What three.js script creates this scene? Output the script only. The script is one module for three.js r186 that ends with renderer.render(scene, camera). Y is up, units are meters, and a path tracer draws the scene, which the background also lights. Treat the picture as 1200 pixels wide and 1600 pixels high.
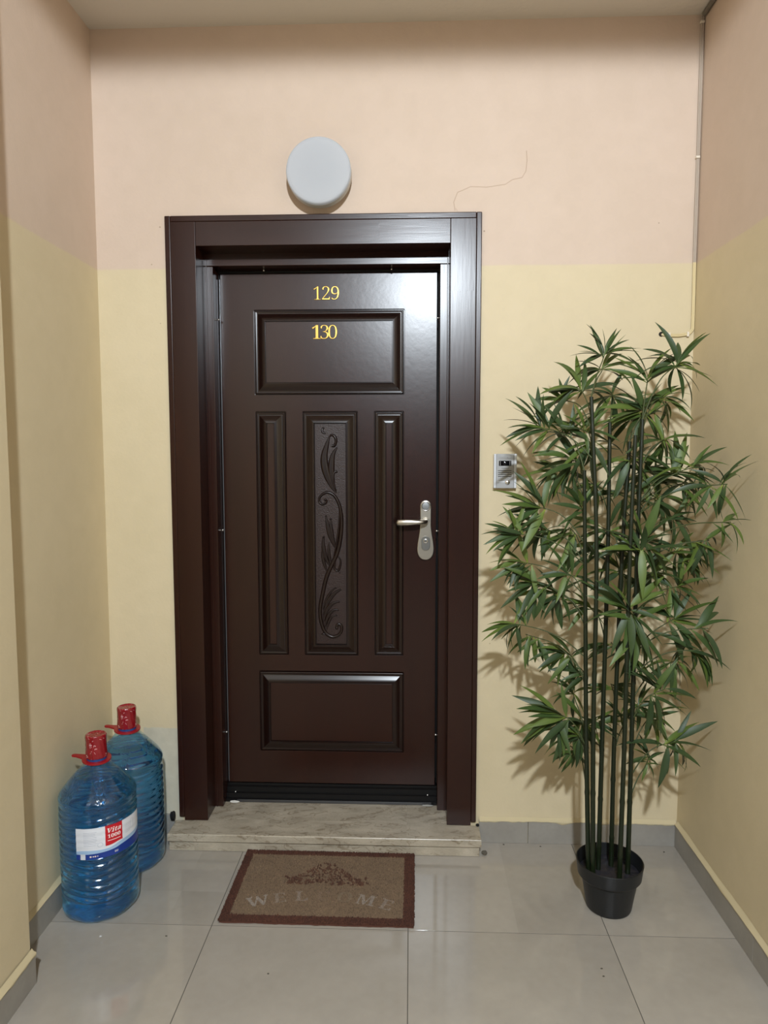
import * as THREE from 'three';
import { RoundedBoxGeometry } from 'three/addons/geometries/RoundedBoxGeometry.js';
import { mergeGeometries } from 'three/addons/utils/BufferGeometryUtils.js';
import { TextGeometry } from 'three/addons/geometries/TextGeometry.js';
import { FontLoader } from 'three/addons/loaders/FontLoader.js';

// ------------------------------------------------------------------ camera, light, exposure
const scene = new THREE.Scene();
scene.background = new THREE.Color(0x000000);
const F = 1110;                                             // focal length in pixels of the 1200 x 1600 frame
const camera = new THREE.PerspectiveCamera(2 * Math.atan(800 / F) * 180 / Math.PI, 0.75, 0.05, 30);
camera.position.set(0.014, 1.4396, 2.5442);
camera.rotation.set(-0.083, 0.0385, -0.0007, 'YXZ');
const renderer = new THREE.WebGLRenderer();
renderer.toneMapping = THREE.LinearToneMapping;
renderer.toneMappingExposure = 0.81;
renderer.shadowMap.enabled = true;
const LAMP = new THREE.Vector3(0.13, 2.83, 3.45);             // ceiling lamp of the lobby, behind the photographer
const LAMP_POWER = 46;

// ------------------------------------------------------------------ helpers
const taken = {};
const numbered = (n) => { taken[n] = (taken[n] ?? -1) + 1; return taken[n] ? n + '_' + String(taken[n]).padStart(3, '0') : n; };
let seed = 7;
const rnd = () => { seed = (seed + 0x6d2b79f5) | 0; let t = Math.imul(seed ^ (seed >>> 15), 1 | seed); t = (t + Math.imul(t ^ (t >>> 7), 61 | t)) ^ t; return ((t ^ (t >>> 14)) >>> 0) / 4294967296; };
const rr = (a, b) => a + (b - a) * rnd();
const V = (x, y, z) => new THREE.Vector3(x, y, z);
const lin = (r, g, b) => new THREE.Color().setRGB(r, g, b);
function shade(o) { o.castShadow = true; o.receiveShadow = true; return o; }
function mesh(name, geo, mat, parent) { const m = shade(new THREE.Mesh(geo, mat)); m.name = parent ? name : numbered(name); (parent || scene).add(m); return m; }
function thing(name, label, category, group) { const o = new THREE.Group(); o.name = numbered(name); o.userData = { label, category }; if (group) o.userData.group = group; scene.add(o); return o; }
function structure(name, label) { const o = new THREE.Group(); o.name = name; o.userData = { label, category: name.split('_')[0], kind: 'structure' }; scene.add(o); return o; }
function box(x0, x1, y0, y1, z0, z1, r = 0, seg = 2) {
  const g = r ? new RoundedBoxGeometry(x1 - x0, y1 - y0, z1 - z0, seg, r) : new THREE.BoxGeometry(x1 - x0, y1 - y0, z1 - z0);
  g.translate((x0 + x1) / 2, (y0 + y1) / 2, (z0 + z1) / 2); return planar(g);
}
// uv in metres, from the plane that each face lies nearest to
function planar(g0, ox = 0, oy = 0, turn = false) {
  const g = g0.index ? g0.toNonIndexed() : g0, p = g.attributes.position, n = g.attributes.normal, uv = new Float32Array(p.count * 2);
  for (let i = 0; i < p.count; i += 3) {
    let ax = 0, ay = 0, az = 0;
    for (let k = 0; k < 3; k++) { ax += Math.abs(n.getX(i + k)); ay += Math.abs(n.getY(i + k)); az += Math.abs(n.getZ(i + k)); }
    for (let k = i; k < i + 3; k++) {
      const x = p.getX(k), y = p.getY(k), z = p.getZ(k);
      let u = x, v = y;
      if (ax > ay && ax > az) { u = z; v = y; } else if (ay > az) { u = x; v = z; }
      if (turn) [u, v] = [v, u];
      uv[2 * k] = u + ox; uv[2 * k + 1] = v + oy;
    }
  }
  g.setAttribute('uv', new THREE.BufferAttribute(uv, 2)); return g;
}
// value noise
const hash = (x, y, s) => { let h = Math.imul(x, 374761393) ^ Math.imul(y, 668265263) ^ Math.imul(s, 974711); h = Math.imul(h ^ (h >>> 13), 1274126177); return ((h ^ (h >>> 16)) >>> 0) / 4294967296; };
function noise(x, y, s = 1, per = 0) {
  const ix = Math.floor(x), iy = Math.floor(y), fx = x - ix, fy = y - iy, u = fx * fx * (3 - 2 * fx), v = fy * fy * (3 - 2 * fy);
  const w = per ? (a) => ((a % per) + per) % per : (a) => a;
  const a = hash(w(ix), w(iy), s), b = hash(w(ix + 1), w(iy), s), c = hash(w(ix), w(iy + 1), s), d = hash(w(ix + 1), w(iy + 1), s);
  return a + (b - a) * u + (c - a) * v + (a - b - c + d) * u * v;
}
const fbm = (x, y, s = 1, o = 4, per = 0) => { let t = 0, a = 0.5, f = 1; for (let i = 0; i < o; i++) { t += a * noise(x * f, y * f, s + i, per * f); a /= 2; f *= 2; } return t / (1 - 1 / (1 << o)); };
function canvas(w, h, draw) { const c = document.createElement('canvas'); c.width = w; c.height = h; draw(c.getContext('2d'), w, h, c); return c; }
function texture(c, color = true, wrap = true) {
  const t = new THREE.CanvasTexture(c); if (color) t.colorSpace = THREE.SRGBColorSpace;
  if (wrap) t.wrapS = t.wrapT = THREE.RepeatWrapping;
  t.magFilter = THREE.LinearFilter; return t;
}
function perPixel(ctx, w, h, f) {
  const im = ctx.getImageData(0, 0, w, h), d = im.data;
  for (let y = 0; y < h; y++) for (let x = 0; x < w; x++) { const i = (y * w + x) * 4; f(d, i, x, y); d[i + 3] = 255; }
  ctx.putImageData(im, 0, 0);
}
function noiseTex(n, cells, o, s, lo = 0, hi = 255) {
  return texture(canvas(n, n, (c, w, h) => perPixel(c, w, h, (d, i, x, y) => { d[i] = d[i + 1] = d[i + 2] = lo + (hi - lo) * fbm(x / n * cells, y / n * cells, s, o, cells); })), false);
}
const std = (o) => new THREE.MeshStandardMaterial(o);
const phy = (o) => new THREE.MeshPhysicalMaterial(o);

// ------------------------------------------------------------------ measures (metres)
const XL = -1.1022, XR = 0.9905, H = 2.899, XP = -1.017, ZP = 0.7564, ZB = 8.4, ZC = 3.0, LXL = -4.4, LXR = 4.2, HB = 0.086;
const PAINT = 2.09;                                          // height where the two wall paints meet

// ------------------------------------------------------------------ wall paint
const UPPER = [210, 189, 170], LOWER = [213, 197, 163];
function wallCanvas(wm, hm, ppm, sd, extra) {
  return canvas(Math.round(wm * ppm), Math.round(hm * ppm), (c, w, h) => {
    perPixel(c, w, h, (d, i, x, y) => {
      const X = x / ppm, Y = hm - y / ppm;
      const edge = PAINT + 0.006 * (fbm(X * 3, 3.3, sd, 3) - 0.5);
      const k = THREE.MathUtils.smoothstep(Y, edge - 0.004, edge + 0.004);
      const m = (fbm(X * 1.6, Y * 1.6, sd + 3, 4) - 0.5) * 12 + (fbm(X * 22, Y * 22, sd + 9, 3) - 0.5) * 5;
      for (let q = 0; q < 3; q++) d[i + q] = LOWER[q] + (UPPER[q] - LOWER[q]) * k + m * (q === 2 ? 1.15 : 1);
    });
    if (extra) extra(c, (X) => X * ppm, (Y) => (hm - Y) * ppm, ppm);
  });
}
const bumpFine = noiseTex(512, 64, 3, 21);
function wallMaterial(cv, x0, wm) {
  const t = texture(cv); t.repeat.set(1 / wm, 1 / H); t.offset.set(-x0 / wm, 0);
  const b = bumpFine.clone(); b.repeat.set(2, 2);
  return std({ map: t, bumpMap: b, bumpScale: 0.00028, roughness: 0.62 });
}
const backW = XR - XL + 0.4;
const crackPts = [[0.1627, 2.275], [0.1581, 2.3053], [0.1689, 2.3351], [0.19, 2.343], [0.215, 2.3558], [0.245, 2.353], [0.2699, 2.354], [0.29, 2.3535], [0.3028, 2.3567], [0.3356, 2.3626], [0.3573, 2.375], [0.3922, 2.3809], [0.4027, 2.4041], [0.4065, 2.44], [0.406, 2.4717]];
const backCanvas = wallCanvas(backW, H, 560, 5, (c, X, Y, ppm) => {
  const x = (v) => X(v - (XL - 0.2));
  // unpainted plaster patch between the bottles and the door casing
  const im = c.getImageData(0, 0, c.canvas.width, c.canvas.height), d = im.data, W = c.canvas.width;
  for (let py = Math.round(Y(0.425)); py < c.canvas.height; py++) for (let px = Math.round(x(-0.985)); px < x(-0.845); px++) {
    const wx = px / ppm, wy = py / ppm, e = 0.418 + 0.006 * (fbm(wx * 30, 1, 8, 3) - 0.5);
    if (H - wy > e) continue;
    const i = (py * W + px) * 4, m = (fbm(wx * 18, wy * 18, 12, 4) - 0.5) * 34;
    d[i] = 201 + m; d[i + 1] = 194 + m; d[i + 2] = 174 + m;
  }
  c.putImageData(im, 0, 0);
  c.lineJoin = 'round';
  c.strokeStyle = 'rgba(140,106,80,0.6)'; c.lineWidth = 1.0; c.beginPath();
  crackPts.forEach(([a, b], i) => { const jx = (noise(i * 3.1, 2, 4) - 0.5) * 3, jy = (noise(i * 2.3, 7, 4) - 0.5) * 3; i ? c.lineTo(x(a) + jx, Y(b) + jy) : c.moveTo(x(a), Y(b)); });
  c.stroke();
  c.strokeStyle = 'rgba(150,115,85,0.55)'; c.lineWidth = 0.8; c.beginPath();
  c.moveTo(x(0.165), Y(2.283)); c.lineTo(x(0.171), Y(2.274)); c.stroke();
  for (const [a, b, r] of [[-0.873, 2.233, 1.2], [-0.906, 2.105, 1], [0.86, 2.225, 1], [0.264, 2.205, 1.4], [-0.88, 1.9, 0.8], [0.62, 1.75, 0.8], [0.3, 0.75, 0.9]]) { c.fillStyle = 'rgba(120,95,70,0.7)'; c.beginPath(); c.arc(x(a), Y(b), r, 0, 7); c.fill(); }
});
const backMat = wallMaterial(backCanvas, XL - 0.2, backW);
const sideMat = wallMaterial(wallCanvas(4, H, 256, 31), 0, 4);

// ------------------------------------------------------------------ room shell
{
  const s = new THREE.Shape([[XL - 0.2, -0.1], [XR + 0.2, -0.1], [XR + 0.2, H + 0.1], [XL - 0.2, H + 0.1]].map(([a, b]) => new THREE.Vector2(a, b)));
  s.holes.push(new THREE.Path([[-0.80, -0.09], [-0.80, 2.215], [0.205, 2.215], [0.205, -0.09]].map(([a, b]) => new THREE.Vector2(a, b))));
  const g = new THREE.ExtrudeGeometry(s, { depth: 0.3, bevelEnabled: false }); g.translate(0, 0, -0.3);
  const w = structure('wall_back', 'painted wall around the door, beige pink above and pale yellow below, with a thin crack');
  mesh('plaster', g, backMat, w);
  const l = structure('wall_left', 'left recessed wall behind the water bottles, beige pink above and pale yellow below');
  mesh('plaster', box(XL - 0.2, XL, -0.1, H + 0.1, 0, ZP + 0.05), sideMat, l);
  const pr = structure('wall_pier', 'projecting wall face before the recess with the water bottles');
  mesh('plaster', box(XP - 0.3, XP, -0.1, H + 0.1, ZP, ZC, 0.003), sideMat, pr);
  const r = structure('wall_right', 'right wall beside the bamboo plant, beige pink above and pale yellow below');
  mesh('plaster', box(XR, XR + 0.2, -0.1, H + 0.1, 0, ZC), sideMat, r);
  const f = structure('wall_front', 'walls of the wider lobby facing the door');
  mesh('plaster', mergeGeometries([box(LXL - 0.2, LXR + 0.2, -0.1, H + 0.1, ZB, ZB + 0.2), box(LXL - 0.2, LXL, -0.1, H + 0.1, ZC, ZB), box(LXR, LXR + 0.2, -0.1, H + 0.1, ZC, ZB), box(LXL - 0.2, XP - 0.3, -0.1, H + 0.1, ZC - 0.2, ZC), box(XR + 0.2, LXR + 0.2, -0.1, H + 0.1, ZC - 0.2, ZC)]), std({ color: 0x3d342c, roughness: 0.6 }), f);
  const c = structure('ceiling', 'plain off-white ceiling of the lobby');
  const cb = bumpFine.clone(); cb.repeat.set(1.5, 1.5);
  mesh('plaster', box(LXL - 0.2, LXR + 0.2, H, H + 0.2, -0.3, ZB + 0.2), std({ color: 0xd6cfc4, roughness: 0.85, bumpMap: cb, bumpScale: 0.0008 }), c);
}

// ------------------------------------------------------------------ floor tiles
{
  const fl = structure('floor', 'glossy grey porcelain tile floor with thin dark joints');
  mesh('grout_bed', box(LXL - 0.15, LXR + 0.15, -0.12, -0.0007, -0.25, ZB + 0.1), std({ color: 0x57524b, roughness: 0.9 }), fl);
  const tc = canvas(1024, 1024, (c, w, h) => perPixel(c, w, h, (d, i, x, y) => {
    const a = fbm(x / 1024 * 5 + 0.6 * fbm(x / 1024 * 3, y / 1024 * 3, 70, 3, 3), y / 1024 * 8, 61, 5, 0) - 0.5, b = fbm(x / 1024 * 90, y / 1024 * 90, 66, 2, 90) - 0.5;
    d[i] = 163 + a * 22 + b * 5; d[i + 1] = 156 + a * 21 + b * 5; d[i + 2] = 146 + a * 20 + b * 5;
  }));
  const t = texture(tc); t.repeat.set(0.55, 0.55);
  const rough = texture(canvas(512, 512, (c, w, h) => perPixel(c, w, h, (d, i, x, y) => { d[i] = d[i + 1] = d[i + 2] = 120 + 110 * fbm(x / 512 * 10, y / 512 * 10, 77, 4, 10); })), false); rough.repeat.set(0.8, 0.8);
  const m = phy({ map: t, roughness: 0.13, roughnessMap: rough, ior: 1.55 });
  const T = 0.6, TX = -0.5924, TZ = 0.5056, J = 0.0011;
  for (let i = -7; i < 9; i++) for (let k = -1; k < 14; k++) {
    const wide = TZ + T * (k + 1) > ZC - 0.2; if (!wide && (i < -1 || i > 2)) continue;
    const x0 = Math.max(TX + T * i, wide ? LXL : XL - 0.1), x1 = Math.min(TX + T * (i + 1), wide ? LXR : XR + 0.1), z0 = Math.max(TZ + T * k, -0.095), z1 = Math.min(TZ + T * (k + 1), ZB);
    const g = planar(new RoundedBoxGeometry(x1 - x0 - 2 * J, 0.012, z1 - z0 - 2 * J, 1, 0.0005).translate((x0 + x1) / 2, -0.006, (z0 + z1) / 2), i * 0.37 + k * 0.71, k * 0.53 - i * 0.19);
    mesh('tile', g, m, fl);
  }
}

// ------------------------------------------------------------------ baseboard tiles with ragged wall paint along the top
const bbCanvas = canvas(512, 512, (c, w, h) => perPixel(c, w, h, (d, i, x, y) => {
  const a = fbm(x / 512 * 9, y / 512 * 9, 91, 4, 9) - 0.5, b = fbm(x / 512 * 70, y / 512 * 70, 95, 2, 70) - 0.5;
  d[i] = 152 + a * 18 + b * 6; d[i + 1] = 147 + a * 18 + b * 6; d[i + 2] = 139 + a * 18 + b * 6;
}));
const bbTex = texture(bbCanvas); bbTex.repeat.set(1.3, 1.3);
const bbMat = std({ map: bbTex, roughness: 0.33 });
const smearMat = std({ color: 0xcabb97, roughness: 0.7 });
// a ragged strip of paint: along = 'x' (on a wall facing +z) or 'z'; side gives which way the strip faces
function smear(parent, along, a0, a1, at, side, sd, drop = 0.010) {
  const N = Math.ceil((a1 - a0) / 0.006), pos = [], idx = [];
  for (let i = 0; i <= N; i++) {
    const a = a0 + (a1 - a0) * i / N, d = drop * (0.25 + 1.3 * Math.max(0, fbm(a * 14, sd, sd, 4) - 0.28) ** 1.2 * 2), up = 0.004 + 0.008 * fbm(a * 9, sd + 4, sd + 2, 3), out = 0.0013 + 0.0012 * fbm(a * 40, 2, sd + 7, 2);
    const prof = [[0.0006, HB + up + 0.004], [0.004 + out, HB + up * 0.6], [0.011 + out, HB + 0.0012], [0.0105 + out, HB - d * 0.6], [0.0101, HB - d]];
    for (const [o, y] of prof) along === 'x' ? pos.push(a, y, at + o) : pos.push(at + side * o, y, a);
  }
  for (let i = 0; i < N; i++) for (let k = 0; k < 4; k++) { const p = i * 5 + k; idx.push(p, p + 1, p + 5, p + 1, p + 6, p + 5); }
  const g = new THREE.BufferGeometry(); g.setAttribute('position', new THREE.Float32BufferAttribute(pos, 3)); g.setIndex(idx); g.computeVertexNormals();
  const mm = smearMat.clone(); mm.side = THREE.DoubleSide;
  mesh('paint_edge', g, mm, parent);
}
{
  const b = structure('baseboard_back', 'grey tile baseboard along the wall behind the bamboo pot');
  for (const [x0, x1] of [[0.267, 0.4465], [0.4485, 0.9895]]) mesh('baseboard_tile', box(x0, x1, 0, HB, 0.0005, 0.010, 0.0012), bbMat, b);
  smear(b, 'x', 0.268, 0.985, 0, 1, 3, 0.008);
  const r = structure('baseboard_right', 'grey tile baseboard along the right wall with cream paint on its top edge');
  for (let z = 0.011; z < ZC; z += 0.6) mesh('baseboard_tile', box(XR - 0.010, XR - 0.0005, 0, HB, z, Math.min(z + 0.5985, ZC), 0.0012), bbMat, r);
  smear(r, 'z', 0.012, 2.6, XR, -1, 11, 0.006);
  const l = structure('baseboard_left', 'grey tile baseboard of the recess beside the water bottles');
  mesh('baseboard_tile', box(XL + 0.0005, XL + 0.010, 0, HB, 0.012, 0.36, 0.0012), bbMat, l);
  mesh('baseboard_tile', box(XL + 0.0005, XL + 0.010, 0, HB, 0.3615, ZP - 0.0005, 0.0012), bbMat, l);
  smear(l, 'z', 0.012, ZP - 0.001, XL, 1, 17, 0.006);
  const p = structure('baseboard_pier', 'grey tile baseboard along the projecting wall at the recess corner');
  for (let z = ZP - 0.001; z < ZC; z += 0.6) mesh('baseboard_tile', box(XP + 0.0005, XP + 0.0125, 0, HB, z, Math.min(z + 0.5985, ZC), 0.0012), bbMat, p);
  smear(p, 'z', ZP - 0.001, 2.6, XP + 0.0022, 1, 23, 0.008);
  const bl = structure('baseboard_corner', 'short grey baseboard tile between the water bottles and the doorstep');
  mesh('baseboard_tile', box(XL + 0.011, -0.872, 0, HB, 0.0005, 0.010, 0.0012), bbMat, bl);
}

// ------------------------------------------------------------------ the lobby's ceiling lamp (out of frame)
{
  const t = thing('ceiling_lamp', 'round white ceiling lamp lighting the lobby', 'lamp');
  t.position.copy(LAMP);
  mesh('base', new THREE.CylinderGeometry(0.10, 0.10, 0.010, 40).translate(0, H - LAMP.y - 0.0055, 0), std({ color: 0xdddddd, roughness: 0.4 }), t);
  mesh('diffuser', new THREE.CylinderGeometry(0.11, 0.105, 0.018, 40).translate(0, H - LAMP.y - 0.020, 0), std({ color: 0xffffff, emissive: 0xeaf2ff, emissiveIntensity: 6, roughness: 0.5 }), t);
  const p = new THREE.SpotLight(new THREE.Color().setRGB(0.84, 0.925, 1.0), LAMP_POWER, 0, 1.5705, 0.02, 2);   // opaque-backed fitting: shines below the ceiling only
  p.position.set(0, 0, 0); p.target.position.set(0, -1, 0); p.shadow.radius = 3; p.castShadow = true; t.add(p, p.target);
}

// ------------------------------------------------------------------ dark lacquered wood
const grain = texture(canvas(512, 512, (c, w, h) => perPixel(c, w, h, (d, i, x, y) => {
  const v = fbm(x / 512 * 60, y / 512 * 5, 41, 3) * 0.7 + fbm(x / 512 * 12, y / 512 * 12, 45, 3, 12) * 0.3; d[i] = d[i + 1] = d[i + 2] = 255 * v;
})), false); grain.repeat.set(2, 2);
const peel = noiseTex(512, 26, 3, 55); peel.repeat.set(2.2, 2.2);
const woodTone = texture(canvas(256, 256, (c, w, h) => perPixel(c, w, h, (d, i, x, y) => {
  const v = fbm(x / 256 * 14, y / 256 * 2, 47, 4) - 0.5; d[i] = 42 + v * 14; d[i + 1] = 17 + v * 9; d[i + 2] = 9 + v * 7;
}))); woodTone.repeat.set(1.2, 0.7);
const wood = phy({ map: woodTone, roughness: 0.27, bumpMap: grain, bumpScale: 0.00012, ior: 1.5 });
const woodFlat = phy({ map: woodTone, roughness: 0.27, bumpMap: peel, bumpScale: 0.00009, ior: 1.5 });
const woodMould = phy({ color: 0x1c0d09, roughness: 0.24, ior: 1.5 });
const blackRubber = std({ color: 0x0b0a0a, roughness: 0.7 });
const nickel = std({ color: lin(0.53, 0.49, 0.42), metalness: 1, roughness: 0.34 });
const nickelBright = std({ color: lin(0.75, 0.74, 0.72), metalness: 1, roughness: 0.22 });

// door frame
const STEP = 0.067;
{
  const t = structure('trim_1', 'dark brown lacquered door frame with wide casing boards and inner jambs'), C = 0.015;
  const y0 = STEP + 0.0008;
  for (const [a, b, hid] of [[-0.832, -0.744, -0.799], [0.148, 0.236, 0.203]]) {
    const lo = Math.min(a, b), hi = Math.max(a, b), left = lo < -0.3;
    const front = box(lo, hi, y0, 2.2455, 0.0008, C, 0.0015);
    const deep = left ? box(hid, hi - 0.0005, y0, 2.2, -0.0915, 0.006, 0.001) : box(lo + 0.0005, hid, y0, 2.2, -0.0915, 0.006, 0.001);
    mesh('casing_board', mergeGeometries([front, deep]), wood, t);
  }
  mesh('casing_board', mergeGeometries([planar(box(-0.7433, 0.1473, 2.1625, 2.2455, 0.0008, C - 0.0008, 0.0015), 0.3, 0.1, true), box(-0.7433, 0.1473, 2.163, 2.214, -0.0915, 0.006)]), wood, t);
  // outer cover strips
  mesh('cover_strip', box(-0.853, -0.8327, STEP + 0.012, 2.2668, 0.0008, C - 0.002, 0.003), wood, t);
  mesh('cover_strip', box(0.2367, 0.2555, STEP + 0.012, 2.2668, 0.0008, C - 0.002, 0.003), wood, t);
  mesh('cover_strip', planar(box(-0.8325, 0.2365, 2.2462, 2.2668, 0.0008, C - 0.002, 0.003), 0, 0, true), wood, t);
  // inner jambs
  const jy = STEP + 0.001;
  mesh('jamb', box(-0.798, -0.714, jy, 2.1195, -0.235, -0.092, 0.002), wood, t);
  mesh('jamb', box(0.116, 0.203, jy, 2.1195, -0.235, -0.092, 0.002), wood, t);
  mesh('jamb', planar(box(-0.798, 0.203, 2.1202, 2.2135, -0.235, -0.092, 0.002), 0, 0, true), wood, t);
  mesh('jamb_bead', box(-0.7395, -0.7355, jy, 2.14, -0.0925, -0.0885, 0.0015), wood, t);
  mesh('jamb_bead', box(0.1415, 0.1455, jy, 2.14, -0.0925, -0.0885, 0.0015), wood, t);
  mesh('weather_seal', mergeGeometries([box(-0.7138, -0.7118, 0.14, 2.1193, -0.20, -0.172), box(0.1138, 0.1158, 0.14, 2.1193, -0.20, -0.172), box(-0.7138, 0.1158, 2.1125, 2.1193, -0.20, -0.168)]), blackRubber, t);
  mesh('light_stop_board', box(-0.799, 0.204, 0.0, 2.2145, -0.29, -0.236), blackRubber, t);  // unseen black board added behind the leaf to stop light leaking through
  // threshold
  const sh = new THREE.Shape([[0.131, STEP + 0.0006], [0.131, 0.079], [0.1335, 0.0805], [0.139, 0.0805], [0.141, 0.0985], [0.146, 0.1005], [0.150, 0.1005], [0.152, 0.120], [0.161, 0.1235], [0.162, 0.131], [0.235, 0.131], [0.235, STEP + 0.0006]].map(([a, b]) => new THREE.Vector2(a, b)));
  const tg = new THREE.ExtrudeGeometry(sh, { depth: 0.829, bevelEnabled: false }); tg.rotateY(Math.PI / 2); tg.translate(-0.7135, 0, 0);
  mesh('threshold', tg, std({ color: 0x131213, metalness: 0.4, roughness: 0.42 }), t);
  mesh('threshold_strip', box(-0.67, 0.095, STEP + 0.001, 0.0785, -0.1309, -0.1292, 0.0006), std({ color: lin(0.12, 0.12, 0.125), metalness: 0.8, roughness: 0.4 }), t);
  // bolts in the frame
  const bolt = new THREE.LatheGeometry([[0, 0.009], [0.0025, 0.0085], [0.0038, 0.0065], [0.0040, 0.004], [0.003, 0.002], [0.0028, -0.004], [0, -0.004]].map(([a, b]) => new THREE.Vector2(a, b)), 14);
  const put = (x, y, z, ry, rz) => { const m = mesh('bolt', bolt, nickelBright, t); m.position.set(x, y, z); m.rotation.set(ry, 0, rz); };
  for (const y of [1.937, 1.145, 0.348]) { put(-0.7135, y, -0.140, 0, -Math.PI / 2); put(0.1155, y, -0.140, 0, Math.PI / 2); }
  for (const x of [-0.5345, -0.0606]) put(x, 2.1185, -0.135, 0, Math.PI);
  for (const x of [-0.6785, 0.0808]) put(x, 0.1035, -0.1475, Math.PI / 2, 0);
}

// ------------------------------------------------------------------ door leaf
const LZ = -0.165;
// a moulding swept round a rectangle: runs is a list of smooth stretches of [inset, height]
function moulding(x0, x1, y0, y1, runs) {
  const pos = [], nor = [], uv = [];
  const corner = (d, k) => [[x0 + d, y0 + d], [x1 - d, y0 + d], [x1 - d, y1 - d], [x0 + d, y1 - d]][k];
  const inward = [[0, 1], [-1, 0], [0, -1], [1, 0]];
  for (const run of runs) {
    const nn = run.map((p, i) => { const a = run[Math.max(0, i - 1)], b = run[Math.min(run.length - 1, i + 1)], dd = b[0] - a[0], dh = b[1] - a[1], l = Math.hypot(dd, dh) || 1; return [-dh / l, dd / l]; });
    for (let i = 0; i + 1 < run.length; i++) for (let s = 0; s < 4; s++) {
      const q = [[i, s], [i, (s + 1) % 4], [i + 1, (s + 1) % 4], [i + 1, s]].map(([r, k]) => ({ p: [...corner(run[r][0], k), run[r][1]], n: [inward[s][0] * nn[r][0], inward[s][1] * nn[r][0], nn[r][1]] }));
      for (const k of [0, 1, 2, 0, 2, 3]) { pos.push(...q[k].p); nor.push(...q[k].n); uv.push(q[k].p[0], q[k].p[1]); }
    }
  }
  const g = new THREE.BufferGeometry();
  g.setAttribute('position', new THREE.Float32BufferAttribute(pos, 3)); g.setAttribute('normal', new THREE.Float32BufferAttribute(nor, 3)); g.setAttribute('uv', new THREE.Float32BufferAttribute(uv, 2));
  return g;
}
function spline(pts, n) { const c = new THREE.CatmullRomCurve3(pts.map(([a, b]) => V(a, b, 0)), false, 'centripetal'); return c.getPoints(n).map((p) => [p.x, p.y]); }
const INSET = 0.047;
const RUNS = [
  [[-0.004, -0.006], [0.0028, -0.006]],
  [[0.0028, -0.006], [0.0034, -0.001]],
  spline([[0.0034, -0.001], [0.0044, 0.0014], [0.0066, 0.0030], [0.0092, 0.0028], [0.0120, 0.0020], [0.0160, 0.0024], [0.0220, 0.0052], [0.0300, 0.0090], [0.0370, 0.0114], [0.0435, 0.0124]], 40),
  [[0.0435, 0.0124], [0.0440, 0.0066]],
  [[0.0440, 0.0066], [0.0458, 0.0066]],
  [[0.0458, 0.0066], [0.0461, 0.0080]],
];
const PANELS = [[-0.581, -0.013, 1.659, 1.976], [-0.580, -0.463, 0.652, 1.597], [-0.400, -0.190, 0.652, 1.597], [-0.1275, -0.0145, 0.654, 1.597], [-0.581, -0.0125, 0.264, 0.588]];
const door = structure('door_1', 'dark brown lacquered entrance door with moulded panels and gold numbers 129 and 130');
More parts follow.
